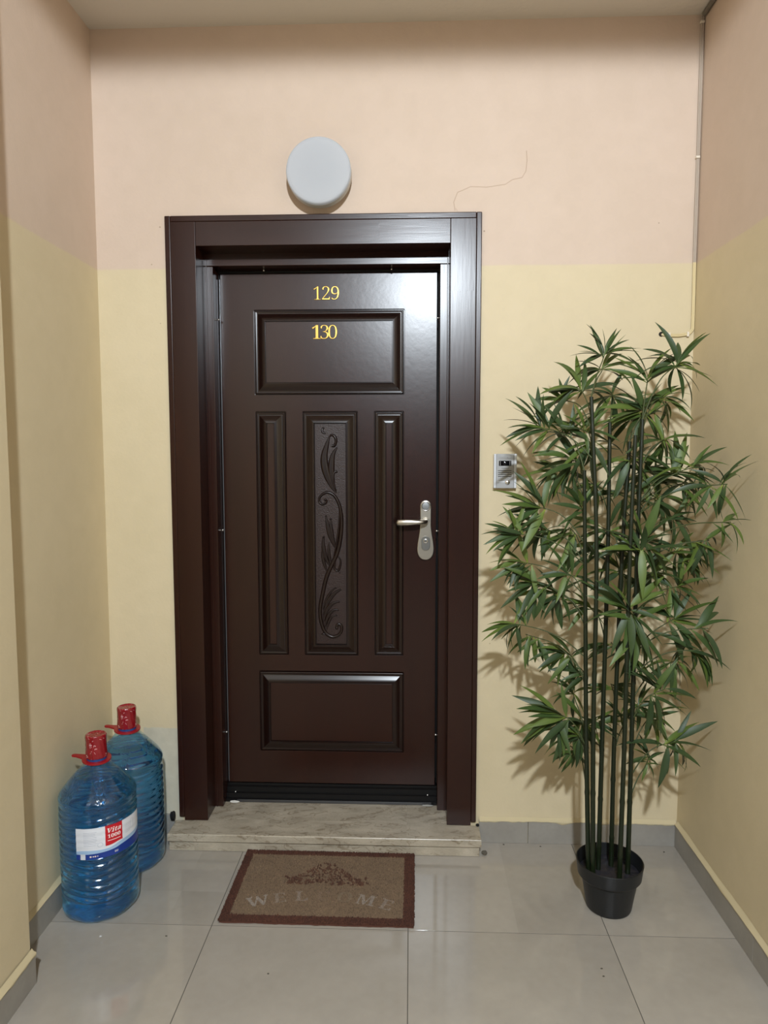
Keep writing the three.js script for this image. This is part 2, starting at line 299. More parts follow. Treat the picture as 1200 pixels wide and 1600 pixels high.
{
  const s = new THREE.Shape([[-0.7055, 0.1345], [0.107, 0.1345], [0.107, 2.1085], [-0.7055, 2.1085]].map(([a, b]) => new THREE.Vector2(a, b)));
  for (const [x0, x1, y0, y1] of PANELS) {
    const r = 0.007, h = new THREE.Path(), e = 0.0012;
    const X0 = x0 - e, X1 = x1 + e, Y0 = y0 - e, Y1 = y1 + e;
    h.moveTo(X0 + r, Y0); h.lineTo(X1 - r, Y0); h.quadraticCurveTo(X1, Y0, X1, Y0 + r); h.lineTo(X1, Y1 - r); h.quadraticCurveTo(X1, Y1, X1 - r, Y1); h.lineTo(X0 + r, Y1); h.quadraticCurveTo(X0, Y1, X0, Y1 - r); h.lineTo(X0, Y0 + r); h.quadraticCurveTo(X0, Y0, X0 + r, Y0);
    s.holes.push(h);
  }
  const g = new THREE.ExtrudeGeometry(s, { depth: 0.036, bevelEnabled: true, bevelThickness: 0.0014, bevelSize: 0.0014, bevelSegments: 3, curveSegments: 6 }); g.translate(0, 0, LZ - 0.0374);
  const leaf = mesh('door_leaf', planar(g), woodFlat, door);
  mesh('leaf_core', box(-0.70, 0.10, 0.14, 2.10, LZ - 0.060, LZ - 0.039), blackRubber, door);
  for (const [i, [x0, x1, y0, y1]] of PANELS.entries()) {
    const m = mesh('panel_moulding', moulding(x0, x1, y0, y1, RUNS), woodMould, leaf); m.position.z = LZ; m.material.side = THREE.DoubleSide;
    const d = INSET - 0.0009, fz = i === 2 ? 0.0040 : 0.0082;
    mesh('panel_field', box(x0 + d, x1 - d, y0 + d, y1 - d, LZ - 0.01, LZ + fz, 0.0008), i === 2 ? phy({ color: 0x2a1814, roughness: 0.42, bumpMap: (() => { const b = noiseTex(512, 64, 2, 131); b.repeat.set(7, 7); return b; })(), bumpScale: 0.0007 }) : woodFlat, leaf);
  }
  mesh('edge_strip', box(-0.7105, -0.7085, 0.135, 2.09, -0.19, -0.1675), std({ color: lin(0.25, 0.25, 0.26), metalness: 0.6, roughness: 0.35 }), door);

  // carved acanthus scroll on the middle panel, laid out in a drawing of 195 x 1435 units
  const U = (0.114 / 195), fx = -0.352, fy = 1.548;
  const map = (x, y) => [fx + (x - 97 - (y - 100) * 0.0068) * U, fy - (y - 100) * 0.5885e-3];
  const parts = [];
  function stroke(pts, w0, w1, w2, hgt, roll = 0) {            // widths in drawing units at start, middle, end
    const c = new THREE.CatmullRomCurve3(pts.map(([a, b]) => { const [x, y] = map(a, b); return V(x, y, 0); }), false, 'centripetal');
    const N = Math.max(10, pts.length * 6), M = 8, pos = [], idx = [];
    for (let i = 0; i <= N; i++) {
      const t = i / N, p = c.getPointAt(t), tg = c.getTangentAt(t), nx = -tg.y, ny = tg.x;
      const w = 1.2 * (t < 0.5 ? w0 + (w1 - w0) * Math.sin(t * Math.PI) : w2 + (w1 - w2) * Math.sin(t * Math.PI)) * U / 2, hh = hgt * (0.45 + 0.55 * Math.sin(Math.min(1, t * 1.6 + 0.15) * Math.PI * 0.5)) * Math.min(1, w / (4 * U) + 0.35);
      for (let k = 0; k <= M; k++) {
        const a = k / M * Math.PI, cx = Math.cos(a), sz = Math.sin(a), rib = roll ? 1 - roll * (Math.abs(cx) < 0.3 ? 0.6 : 0) : 1;
        pos.push(p.x + nx * w * cx, p.y + ny * w * cx, Math.pow(sz, 0.8) * hh * 1.15 * rib - 0.0005);
      }
    }
    for (let i = 0; i < N; i++) for (let k = 0; k < M; k++) { const q = i * (M + 1) + k; idx.push(q, q + M + 1, q + 1, q + 1, q + M + 1, q + M + 2); }
    const gg = new THREE.BufferGeometry(); gg.setAttribute('position', new THREE.Float32BufferAttribute(pos, 3)); gg.setIndex(idx); gg.computeVertexNormals(); parts.push(gg);
  }
  const ball = (x, y, r, h) => { const [a, b] = map(x, y), gg = new THREE.SphereGeometry(1, 12, 8); gg.scale(r * U, r * U, h); gg.translate(a, b, 0); gg.deleteAttribute('uv'); parts.push(gg); };
  stroke([[238, 1432], [248, 1408], [268, 1420], [272, 1450], [252, 1482], [212, 1496], [168, 1472], [138, 1405], [128, 1320], [146, 1205], [172, 1095], [204, 1020], [244, 930], [266, 820], [270, 700], [250, 605], [214, 552], [172, 540], [134, 562], [122, 592], [140, 616], [168, 608], [176, 588]], 16, 23, 10, 0.0085);
  ball(164, 588, 9, 0.007); ball(240, 1436, 10, 0.007);
  stroke([[258, 640], [256, 700], [250, 790], [232, 900], [210, 1000]], 6, 12, 3, 0.0065);
  stroke([[236, 545], [200, 490], [166, 400], [156, 310], [176, 225], [190, 178]], 6, 42, 8, 0.0075, 0.5);
  stroke([[226, 530], [206, 440], [204, 350], [216, 290], [242, 246]], 5, 36, 6, 0.0075, 0.5);
  stroke([[190, 185], [202, 168], [224, 176], [234, 204], [222, 238], [206, 236]], 6, 16, 14, 0.009);
  stroke([[152, 122], [143, 136], [150, 154], [168, 160]], 12, 12, 4, 0.0065); ball(150, 126, 7, 0.006);
  stroke([[244, 402], [226, 406], [216, 440], [222, 490], [236, 530]], 12, 12, 4, 0.0062); ball(238, 406, 8, 0.007);
  stroke([[166, 690], [176, 745], [196, 830], [226, 900]], 6, 24, 4, 0.006, 0.4); ball(168, 694, 6, 0.006);
  stroke([[200, 708], [200, 760], [212, 840], [232, 910]], 8, 22, 4, 0.0065, 0.4); ball(198, 714, 7, 0.0065);
  stroke([[150, 832], [150, 890], [164, 960], [196, 1030]], 10, 24, 4, 0.006, 0.4); ball(152, 834, 8, 0.006);
  stroke([[188, 868], [186, 920], [192, 975], [206, 1020]], 6, 18, 4, 0.0055, 0.4);
  stroke([[142, 900], [146, 960], [160, 1020], [180, 1070]], 6, 18, 4, 0.0052, 0.4);
  stroke([[242, 948], [262, 980], [262, 1020], [244, 1056], [226, 1040], [226, 1000], [240, 950]], 5, 13, 5, 0.0062); ball(258, 1066, 5, 0.005); ball(243, 953, 6, 0.006);
  stroke([[268, 1176], [226, 1204], [180, 1262], [148, 1345]], 8, 24, 5, 0.006, 0.4);
  stroke([[230, 1166], [200, 1196], [168, 1250], [146, 1310]], 6, 14, 4, 0.005, 0.4);
  stroke([[256, 1258], [214, 1272], [172, 1320], [150, 1400]], 8, 22, 5, 0.0058, 0.4);
  stroke([[250, 1312], [214, 1320], [180, 1360], [160, 1430]], 8, 20, 5, 0.0055, 0.4);
  stroke([[236, 1350], [206, 1362], [184, 1400], [172, 1450]], 6, 16, 4, 0.005, 0.4);
  stroke([[136, 1480], [150, 1476], [168, 1482]], 6, 9, 4, 0.004);
  for (const [a, b] of [[266, 1180], [232, 1168], [254, 1262], [248, 1316], [236, 1352]]) ball(a, b, 5, 0.0048);
  const carve = mesh('carving', mergeGeometries(parts.map((p) => p.index ? p.toNonIndexed() : p)), (() => { const m = woodMould.clone(); m.roughness = 0.3; return m; })(), leaf);
  carve.position.z = LZ + 0.0040; carve.material.side = THREE.DoubleSide;
  carve.userData.label = 'carved acanthus scroll in relief';
}

// numbers
const serif = await new FontLoader().loadAsync('fonts/droid/droid_serif_regular.typeface.json');
const serifBold = await new FontLoader().loadAsync('fonts/droid/droid_serif_bold.typeface.json');
const gold = std({ color: lin(0.80, 0.52, 0.13), metalness: 1, roughness: 0.24 });
function number(text, x0, x1, y0, y1, z, bolds) {
  const grp = new THREE.Group(); grp.name = 'house_number'; grp.userData.label = 'gold number ' + text; door.add(grp);
  const gs = [...text].map((ch, i) => { const g = new TextGeometry(ch, { font: bolds[i] ? serifBold : serif, size: 1, depth: 0.05, curveSegments: 6, bevelEnabled: true, bevelThickness: 0.5, bevelSize: 0.022, bevelOffset: -0.022, bevelSegments: 3 }); g.computeBoundingBox(); return g; });
  const ws = gs.map((g) => g.boundingBox.max.x - g.boundingBox.min.x), k = (y1 - y0) / (gs[0].boundingBox.max.y - gs[0].boundingBox.min.y);
  const gap = ((x1 - x0) - k * ws.reduce((a, b) => a + b)) / (ws.length - 1);
  let x = x0;
  gs.forEach((g, i) => { const b = g.boundingBox; g.translate(-b.min.x, -b.min.y, 0); g.scale(k, (y1 - y0) / (b.max.y - b.min.y), 0.003); const m = mesh('digit', g, gold, grp); m.position.set(x, y0, z); x += k * ws[i] + gap; });
}
number('129', -0.3545, -0.2575, 2.0115, 2.0612, LZ + 0.001, [0, 0, 0]);
number('130', -0.3605, -0.2650, 1.8655, 1.9178, LZ + 0.0092, [1, 0, 0]);

// handle
{
  const h = new THREE.Group(); h.name = 'door_handle'; h.userData.label = 'brushed nickel handle plate with lever and keyhole'; door.add(h);
  const cx = 0.069, s = new THREE.Shape(), z = LZ + 0.001;
  s.moveTo(0, 1.031); s.bezierCurveTo(0.021, 1.031, 0.033, 1.047, 0.0325, 1.076); s.bezierCurveTo(0.031, 1.105, 0.0235, 1.13, 0.021, 1.165); s.lineTo(0.0215, 1.235);
  s.bezierCurveTo(0.0215, 1.252, 0.012, 1.2595, 0, 1.2595); s.bezierCurveTo(-0.012, 1.2595, -0.0215, 1.252, -0.0215, 1.235); s.lineTo(-0.021, 1.165);
  s.bezierCurveTo(-0.0235, 1.13, -0.031, 1.105, -0.0325, 1.076); s.bezierCurveTo(-0.033, 1.047, -0.021, 1.031, 0, 1.031);
  const g = new THREE.ExtrudeGeometry(s, { depth: 0.007, bevelEnabled: true, bevelThickness: 0.004, bevelSize: 0.003, bevelOffset: -0.003, bevelSegments: 4, curveSegments: 14 });
  const plate = mesh('plate', g, nickel, h); plate.position.set(cx, 0, z);
  const disc = (r, d, y, mat, n) => { const m = mesh(n, new THREE.LatheGeometry([[0, d], [r * 0.86, d], [r, d * 0.55], [r, -0.003]].map(([a, b]) => new THREE.Vector2(a, b)), 28).rotateX(Math.PI / 2), mat, h); m.position.set(cx, y, z + 0.011); return m; };
  const ring = mesh('button_ring', new THREE.TorusGeometry(0.0165, 0.0022, 10, 36), nickelBright, h); ring.position.set(cx, 1.2375, z + 0.0115);
  disc(0.0145, 0.003, 1.2375, std({ color: lin(0.30, 0.31, 0.32), metalness: 0.7, roughness: 0.4 }), 'button');
  const oval = new THREE.Shape(); oval.absarc(0, 0.009, 0.0155, 0, Math.PI); oval.absarc(0, -0.013, 0.0155, Math.PI, 2 * Math.PI);
  const lock = mesh('lock_guard', new THREE.ExtrudeGeometry(oval, { depth: 0.003, bevelEnabled: true, bevelThickness: 0.0015, bevelSize: 0.0012, bevelSegments: 2, curveSegments: 14 }), std({ color: lin(0.36, 0.36, 0.35), metalness: 0.9, roughness: 0.3 }), h); lock.position.set(cx, 1.0975, z + 0.0105);
  const cyl = disc(0.0092, 0.004, 1.1045, nickelBright, 'lock_cylinder'); cyl.position.z += 0.003;
  mesh('keyhole', box(cx - 0.0055, cx + 0.0055, 1.1036, 1.1054, z + 0.0172, z + 0.0186), blackRubber, h);
  // lever: elliptical sections along a bent line
  const path = new THREE.CatmullRomCurve3([V(cx, 1.181, z + 0.008), V(cx, 1.181, z + 0.032), V(cx - 0.006, 1.181, z + 0.046), V(cx - 0.022, 1.1805, z + 0.053), V(cx - 0.05, 1.1800, z + 0.056), V(cx - 0.085, 1.1790, z + 0.055), V(cx - 0.112, 1.178, z + 0.050)], false, 'centripetal');
  const N = 40, M = 18, pos = [], idx = [];
  for (let i = 0; i <= N; i++) {
    const t = i / N, p = path.getPointAt(t), tg = path.getTangentAt(t), up = V(0, 1, 0), sd = V().crossVectors(up, tg).normalize();
    const end = Math.sqrt(Math.max(0, 1 - Math.max(0, (t - 0.93) / 0.07) ** 2)), a = (0.0082 + 0.0035 * THREE.MathUtils.smoothstep(t, 0.3, 0.75)) * end + 1e-5, b = (0.0082 - 0.0022 * THREE.MathUtils.smoothstep(t, 0.25, 0.6)) * end + 1e-5;
    for (let k = 0; k <= M; k++) { const q = k / M * 2 * Math.PI; pos.push(p.x + sd.x * b * Math.cos(q), p.y + a * Math.sin(q), p.z + sd.z * b * Math.cos(q)); }
  }
  for (let i = 0; i < N; i++) for (let k = 0; k < M; k++) { const q = i * (M + 1) + k; idx.push(q, q + 1, q + M + 1, q + 1, q + M + 2, q + M + 1); }
  const lg = new THREE.BufferGeometry(); lg.setAttribute('position', new THREE.Float32BufferAttribute(pos, 3)); lg.setIndex(idx); lg.computeVertexNormals();
  mesh('lever', lg, nickel, h);
  const col = mesh('lever_collar', new THREE.CylinderGeometry(0.0125, 0.0145, 0.007, 28).rotateX(Math.PI / 2), nickel, h); col.position.set(cx, 1.181, z + 0.013);
}

// ------------------------------------------------------------------ marble doorstep
{
  const t = thing('doorstep', 'grey beige veined marble step in front of the dark door', 'step');
  const mc = canvas(1024, 512, (c, w, h) => perPixel(c, w, h, (d, i, x, y) => {
    const X = x / 1024 * 6, Y = y / 512 * 6, wx = fbm(X * 1.4, Y * 1.4, 201, 4) * 3, v = Math.abs(fbm(X * 1.1 + wx, Y * 1.5 + wx * 1.3, 205, 5) - 0.5), vein = Math.max(0, 1 - v * 30), cl = fbm(X * 1.8, Y * 2.2, 211, 4) - 0.5, f = fbm(X * 22, Y * 22, 215, 2) - 0.5;
    d[i] = 174 + cl * 44 - vein * 36 + f * 14; d[i + 1] = 163 + cl * 44 - vein * 38 + f * 14; d[i + 2] = 145 + cl * 43 - vein * 40 + f * 13;
  }));
  const tx = texture(mc); tx.repeat.set(1.3, 2.6);
  const m = std({ map: tx, roughness: 0.3 });
  const plan = new THREE.Shape([[-0.8655, -0.112], [0.2665, -0.112], [0.2665, -0.0112], [0.2035, -0.0112], [0.2035, 0.229], [-0.7985, 0.229], [-0.7985, -0.0112], [-0.8655, -0.0112]].map(([a, b]) => new THREE.Vector2(a, b)));
  const slab = new THREE.ExtrudeGeometry(plan, { depth: STEP - 0.0375 - 0.008, bevelEnabled: true, bevelThickness: 0.004, bevelSize: 0.004, bevelOffset: -0.004, bevelSegments: 4 }); slab.rotateX(-Math.PI / 2); slab.translate(0, 0.0415, 0);
  mesh('slab', planar(slab), m, t);
  mesh('riser', box(-0.862, 0.260, 0.0005, 0.0368, 0.0115, 0.104, 0.0015), m, t);
  mesh('riser_joint', box(-0.858, 0.256, 0.036, 0.038, 0.012, 0.1015), std({ color: 0x4a443c, roughness: 0.9 }), t);
}

// ------------------------------------------------------------------ round wall lamp (unlit)
{
  const t = thing('wall_lamp', 'round white unlit wall lamp above the door frame', 'lamp');
  t.position.set(-0.301, 2.386, 0);
  const L = (pts, n = 64) => new THREE.LatheGeometry(pts.map(([a, b]) => new THREE.Vector2(a, b)), n).rotateX(Math.PI / 2);
  mesh('base', L([[0, 0.036], [0.072, 0.036], [0.074, 0.034], [0.074, 0.0008], [0, 0.0008]]), std({ color: 0x6f6a63, roughness: 0.5 }), t);
  mesh('led_board', L([[0, 0.047], [0.060, 0.047], [0.062, 0.045], [0.062, 0.0385], [0, 0.0385]]), std({ color: 0x55565a, roughness: 0.6 }), t);
  mesh('rim', L([[0.1035, 0.066], [0.1035, 0.041], [0.0745, 0.041], [0.0745, 0.035], [0.1085, 0.035], [0.1095, 0.037], [0.1095, 0.066], [0.1035, 0.066]]), std({ color: 0xc9c6c0, roughness: 0.45 }), t);
  mesh('diffuser', L([[0, 0.0905], [0.06, 0.0895], [0.095, 0.0880], [0.1045, 0.0862], [0.1085, 0.0825], [0.1098, 0.0770], [0.1098, 0.0665]]), phy({ color: 0xe8ecf2, roughness: 1, transmission: 0.5, thickness: 0, ior: 1.49, side: THREE.DoubleSide }), t);
}

// ------------------------------------------------------------------ video intercom
{
  const t = thing('video_intercom', 'silver video doorbell panel on the wall beside the door', 'intercom');
  t.position.set(0.3440, 1.3755, 0);
  const alu = std({ color: lin(0.40, 0.40, 0.40), metalness: 0.15, roughness: 0.45 }), bright = std({ color: lin(0.70, 0.73, 0.78), metalness: 0.05, roughness: 0.3 });
  mesh('housing', box(-0.038, 0.038, -0.0595, 0.0595, 0.0006, 0.024, 0.003), std({ color: 0x9a8f78, roughness: 0.5 }), t);
  mesh('side_rail', box(-0.040, -0.031, -0.0605, 0.0605, 0.008, 0.0285, 0.003), bright, t);
  mesh('side_rail', box(0.031, 0.040, -0.0605, 0.0605, 0.008, 0.0285, 0.003), bright, t);
  mesh('faceplate', box(-0.0308, 0.0308, -0.0605, 0.0605, 0.015, 0.0275, 0.0015), alu, t);
  mesh('camera_window', box(-0.0225, 0.0205, 0.0185, 0.0365, 0.0268, 0.0290, 0.001), phy({ color: 0x08080a, roughness: 0.12 }), t);
  const lens = mesh('camera_lens', new THREE.LatheGeometry([[0, 0.0022], [0.003, 0.002], [0.0055, 0.0008], [0.0068, 0.0012], [0.0072, 0]].map(([a, b]) => new THREE.Vector2(a, b)), 24).rotateX(Math.PI / 2), phy({ color: 0x15151a, roughness: 0.1 }), t); lens.position.set(-0.001, 0.0275, 0.0289);
  const dot = new THREE.SphereGeometry(0.0017, 8, 6);
  for (const sx of [-0.0175, 0.0155]) for (const y of [0.022, 0.0272, 0.0324]) { const d = mesh('infrared_diode', dot, std({ color: 0xb9b9b9, roughness: 0.3 }), t); d.position.set(sx, y, 0.0289); }
  for (let k = 0; k < 4; k++) mesh('speaker_slot', box(-0.0255, 0.022, 0.0006 - k * 0.0068, 0.0024 - k * 0.0068, 0.0262, 0.0279), std({ color: 0x2a2927, roughness: 0.8 }), t);
  for (const [x, w] of [[-0.0125, 0.0032], [-0.0085, 0.0022], [-0.0055, 0.0030], [-0.0018, 0.0022], [0.0012, 0.0052], [0.0072, 0.0038]]) mesh('print_mark', box(x, x + w, 0.0095, 0.0113, 0.0270, 0.02765), std({ color: 0x4c4b49, roughness: 0.7 }), t);
  mesh('name_strip', box(-0.026, -0.001, -0.0395, -0.0355, 0.0268, 0.0282, 0.0006), bright, t);
  const b = mesh('call_button', new THREE.LatheGeometry([[0, 0.0045], [0.004, 0.0042], [0.0065, 0.0028], [0.0072, 0.0026], [0.0085, 0.0020], [0.0088, -0.001]].map(([a, q]) => new THREE.Vector2(a, q)), 24).rotateX(Math.PI / 2), nickelBright, t); b.position.set(0.0085, -0.0395, 0.0275);
  const hole = mesh('microphone_hole', new THREE.CylinderGeometry(0.0009, 0.0009, 0.001, 10).rotateX(Math.PI / 2), blackRubber, t); hole.position.set(0.008, 0.0475, 0.0274);
}

// ------------------------------------------------------------------ doormat
{
  const t = thing('doormat', 'brown woven doormat with dark border, leafy motif and worn welcome lettering', 'doormat');
  const MW = 0.60, MD = 0.385; t.position.set(-0.274, 0, 0.3025); t.rotation.y = -0.006;
  const art = canvas(900, 580, (c, w, h) => {
    c.fillStyle = 'rgb(118,98,78)'; c.fillRect(0, 0, w, h);
    c.fillStyle = 'rgb(82,50,38)'; c.fillRect(0, 0, w, 36); c.fillRect(0, h - 44, w, 44); c.fillRect(0, 0, 40, h); c.fillRect(w - 50, 0, 50, h);
    // leafy motif: dark sprigs filling a low mound
    seed = 99;
    for (let k = 0; k < 300; k++) {
      const u = rr(-1, 1), top = 85 + 185 * Math.pow(Math.abs(u), 1.1), y = rr(top, 290), x = 455 + u * 190;
      c.fillStyle = rnd() < 0.6 ? 'rgb(84,55,42)' : 'rgb(96,66,50)'; c.beginPath(); c.ellipse(x, y, rr(6, 11), rr(2.5, 4.5), rr(0, 3.14), 0, 7); c.fill();
    }
    for (let k = 0; k < 20; k++) { const s = k < 10 ? -1 : 1; c.fillStyle = 'rgb(86,56,42)'; c.beginPath(); c.ellipse(455 + s * rr(150, 215), rr(225, 285), rr(6, 11), rr(3, 5), rr(0, 3.14), 0, 7); c.fill(); }
    // worn arched lettering
    c.textAlign = 'center'; c.textBaseline = 'middle'; c.font = 'bold 104px serif';
    const R = 900, word = 'WELCOME', wear = [0.75, 0.42, 0.5, 0.1, 0.16, 0.66, 0.5];
    [...word].forEach((ch, i) => { const a = (i - 3) * 0.117; c.save(); c.translate(460 + R * Math.sin(a), 325 + R - R * Math.cos(a) + 55); c.rotate(a); c.fillStyle = `rgba(160,156,154,${wear[i] * 0.8})`; c.fillText(ch, 0, 0); c.restore(); });
    seed = 7;
  });
  const px = art.getContext('2d').getImageData(0, 0, 900, 580).data;
  const lump = (x, z) => 0.0012 * fbm(x * 25 + 5, z * 25 + 5, 301, 3);
  const N = 120, M = 78, pos = [], uv = [], idx = [];
  const wob = (a, s) => (fbm(a * 40, 1.5, s, 3) - 0.5) * 0.006;
  for (let k = 0; k <= M; k++) for (let i = 0; i <= N; i++) {
    const u = i / N, v = k / M; let x = (u - 0.5) * MW, z = (v - 0.5) * MD;
    if (i === 0) x += wob(z, 3); if (i === N) x += wob(z, 4); if (k === 0) z += wob(x, 5); if (k === M) z += wob(x, 6);
    const e = Math.min(i, N - i, k, M - k); pos.push(x, e === 0 ? 0.0005 : e === 1 ? 0.0075 : 0.0088 + lump(x, z), z); uv.push(u, 1 - v);
  }
  for (let k = 0; k < M; k++) for (let i = 0; i < N; i++) { const a = k * (N + 1) + i; idx.push(a, a + N + 1, a + 1, a + 1, a + N + 1, a + N + 2); }
  const g = new THREE.BufferGeometry(); g.setAttribute('position', new THREE.Float32BufferAttribute(pos, 3)); g.setAttribute('uv', new THREE.Float32BufferAttribute(uv, 2)); g.setIndex(idx); g.computeVertexNormals();
  mesh('backing', g, std({ map: texture(art, true, false), roughness: 1 }), t);
  // pile
  const tuft = new THREE.ConeGeometry(0.0017, 0.007, 4, 1, true); tuft.translate(0, 0.0030, 0);
  const n = 30000, im = shade(new THREE.InstancedMesh(tuft, std({ color: 0xffffff, roughness: 1 }), n)), q = new THREE.Object3D(), col = new THREE.Color();
  for (let i = 0; i < n; i++) {
    const border = i < 9000; let u = rnd(), v = rnd();
    if (border) { const s = Math.floor(rnd() * 4), d = rnd() * rnd(); if (s < 2) { v = s ? 1 - d * 0.07 : d * 0.065; } else { u = s === 2 ? d * 0.05 : 1 - d * 0.06; } }
    let x = (u - 0.5) * MW, z = (v - 0.5) * MD; if (border) { x += rr(-0.0022, 0.0022); z += rr(-0.0022, 0.0022); }
    const ix = Math.min(899, Math.max(0, Math.floor(u * 900))), iy = Math.min(579, Math.max(0, Math.floor(v * 580))), o = (iy * 900 + ix) * 4;
    const k = rr(0.78, 1.22) * (0.9 + 0.2 * fbm(u * 9, v * 7, 310, 3));
    col.setRGB(px[o] / 255 * k, px[o + 1] / 255 * k, px[o + 2] / 255 * k, THREE.SRGBColorSpace);
    const bd = u < 0.046 || u > 0.946 || v < 0.064 || v > 0.925, mot = px[o] < 100 && !bd;
    q.position.set(x, 0.0072 + lump(x, z) + (mot ? 0.0022 : bd ? 0.001 : 0), z); q.rotation.set(rr(-0.6, 0.6), rr(0, 6.28), rr(-0.6, 0.6)); q.scale.set(rr(0.8, 1.4), rr(0.5, 1.0), rr(0.8, 1.4)); q.updateMatrix(); im.setMatrixAt(i, q.matrix); im.setColorAt(i, col);
  }
  im.name = 'pile'; im.userData.kind = 'stuff'; t.add(im);
}

// ------------------------------------------------------------------ water bottles
const R0 = 0.1165;
function bottleRadius(y, th) {
  // smooth body
  let r;
  if (y < 0.034) { const k = 1 - y / 0.034; r = R0 - 0.019 * k ** 2.6; }
  else if (y < 0.372) r = R0 - 0.0006 * Math.sin(y * 20);
  else if (y < 0.474) { const k = (y - 0.372) / 0.102; r = R0 + (0.0335 - R0) * (Math.hypot(k, 0.12) - 0.12) / 0.8872; }
  else r = 0.0335 - (y - 0.474) * 0.5;
  // slanting hoops on the body
  const body = THREE.MathUtils.smoothstep(y, 0.062, 0.085) * (1 - THREE.MathUtils.smoothstep(y, 0.335, 0.362));
  const hoop = y + 0.006 * Math.sin(th * 2 + 0.7 + y * 9) + 0.0025 * Math.sin(th * 5 + 2);
  r += body * (-0.0042 * Math.pow(0.5 + 0.5 * Math.cos(hoop / 0.0225 * 2 * Math.PI), 1.3) + 0.0005 * Math.sin(hoop / 0.0112 * 2 * Math.PI + 2 * Math.sin(th * 3)) * Math.sin(th * 3 + y * 40) ** 2);
  // a hoop above the foot and one below the shoulder
  r -= 0.0028 * Math.exp(-(((y - 0.066) / 0.0045) ** 2)) + 0.0028 * Math.exp(-(((y - 0.352) / 0.005) ** 2));
  // arches pressed into the shoulder
  if (y > 0.355 && y < 0.47) {
    const c = ((th / (2 * Math.PI) * 6) % 1 + 1) % 1 - 0.5, arch = 0.365 + 0.085 * Math.sqrt(Math.max(0, 1 - (c / 0.44) ** 2)), d = (y - arch) / 0.005;
    if (Math.abs(c) < 0.44) r += -0.0022 * Math.exp(-d * d);
    r += 0.0012 * Math.exp(-(((Math.abs(c) - 0.44) / 0.03) ** 2)) * THREE.MathUtils.smoothstep(y, 0.36, 0.38);
  }
  // grooves of the foot
  if (y < 0.045) r -= 0.0022 * Math.pow(0.5 + 0.5 * Math.cos(th * 8), 3) * (1 - y / 0.045);
  return r;
}
function bottleShell(inset, y0, y1, N, M, closeTop) {
  const pos = [], idx = [];
  for (let i = 0; i <= N; i++) for (let k = 0; k <= M; k++) {
    const y = y0 + (y1 - y0) * i / N, th = k / M * 2 * Math.PI, r = bottleRadius(y, th) - inset; pos.push(r * Math.sin(th), y, r * Math.cos(th));
  }
  for (let i = 0; i < N; i++) for (let k = 0; k < M; k++) { const a = i * (M + 1) + k; idx.push(a, a + 1, a + M + 1, a + 1, a + M + 2, a + M + 1); }
  const cap = (row, y, up) => { const c = pos.length / 3; pos.push(0, y, 0); for (let k = 0; k < M; k++) { const a = row * (M + 1) + k; up ? idx.push(c, a, a + 1) : idx.push(c, a + 1, a); } };
  cap(0, y0 + (inset ? 0.006 : 0.012), false); if (closeTop) cap(N, y1, true);
  const g = new THREE.BufferGeometry(); g.setAttribute('position', new THREE.Float32BufferAttribute(pos, 3)); g.setIndex(idx); g.computeVertexNormals(); 
  return g;
}
const pet = phy({ color: lin(0.70, 0.90, 1.0), transmission: 1, thickness: 0, roughness: 0.1, ior: 1.62 });
const water = phy({ color: 0xffffff, transmission: 1, thickness: 0.2, roughness: 0, ior: 1.33, attenuationColor: lin(0.05, 0.36, 0.93), attenuationDistance: 0.8 });
const redFilm = phy({ color: 0xa31421, roughness: 0.25, clearcoat: 0.5, clearcoatRoughness: 0.15 });
const redPlastic = std({ color: 0x96101a, roughness: 0.35 });
const capTex = texture(canvas(512, 256, (c, w, h) => {
  c.fillStyle = 'rgb(138,16,28)'; c.fillRect(0, 0, w, h); seed = 51;
  for (let k = 0; k < 70; k++) { const x = rr(0, w), y = rr(4, h - 4); c.strokeStyle = 'rgba(238,214,214,0.75)'; c.lineWidth = rr(2, 5); c.beginPath(); c.moveTo(x, y); c.quadraticCurveTo(x + rr(-14, 14), y + rr(-16, 2), x + rr(8, 34), y + rr(-8, 8)); c.stroke(); }
  seed = 7;
}));
const capFilm = phy({ map: capTex, roughness: 0.25, clearcoat: 0.5, clearcoatRoughness: 0.15 });
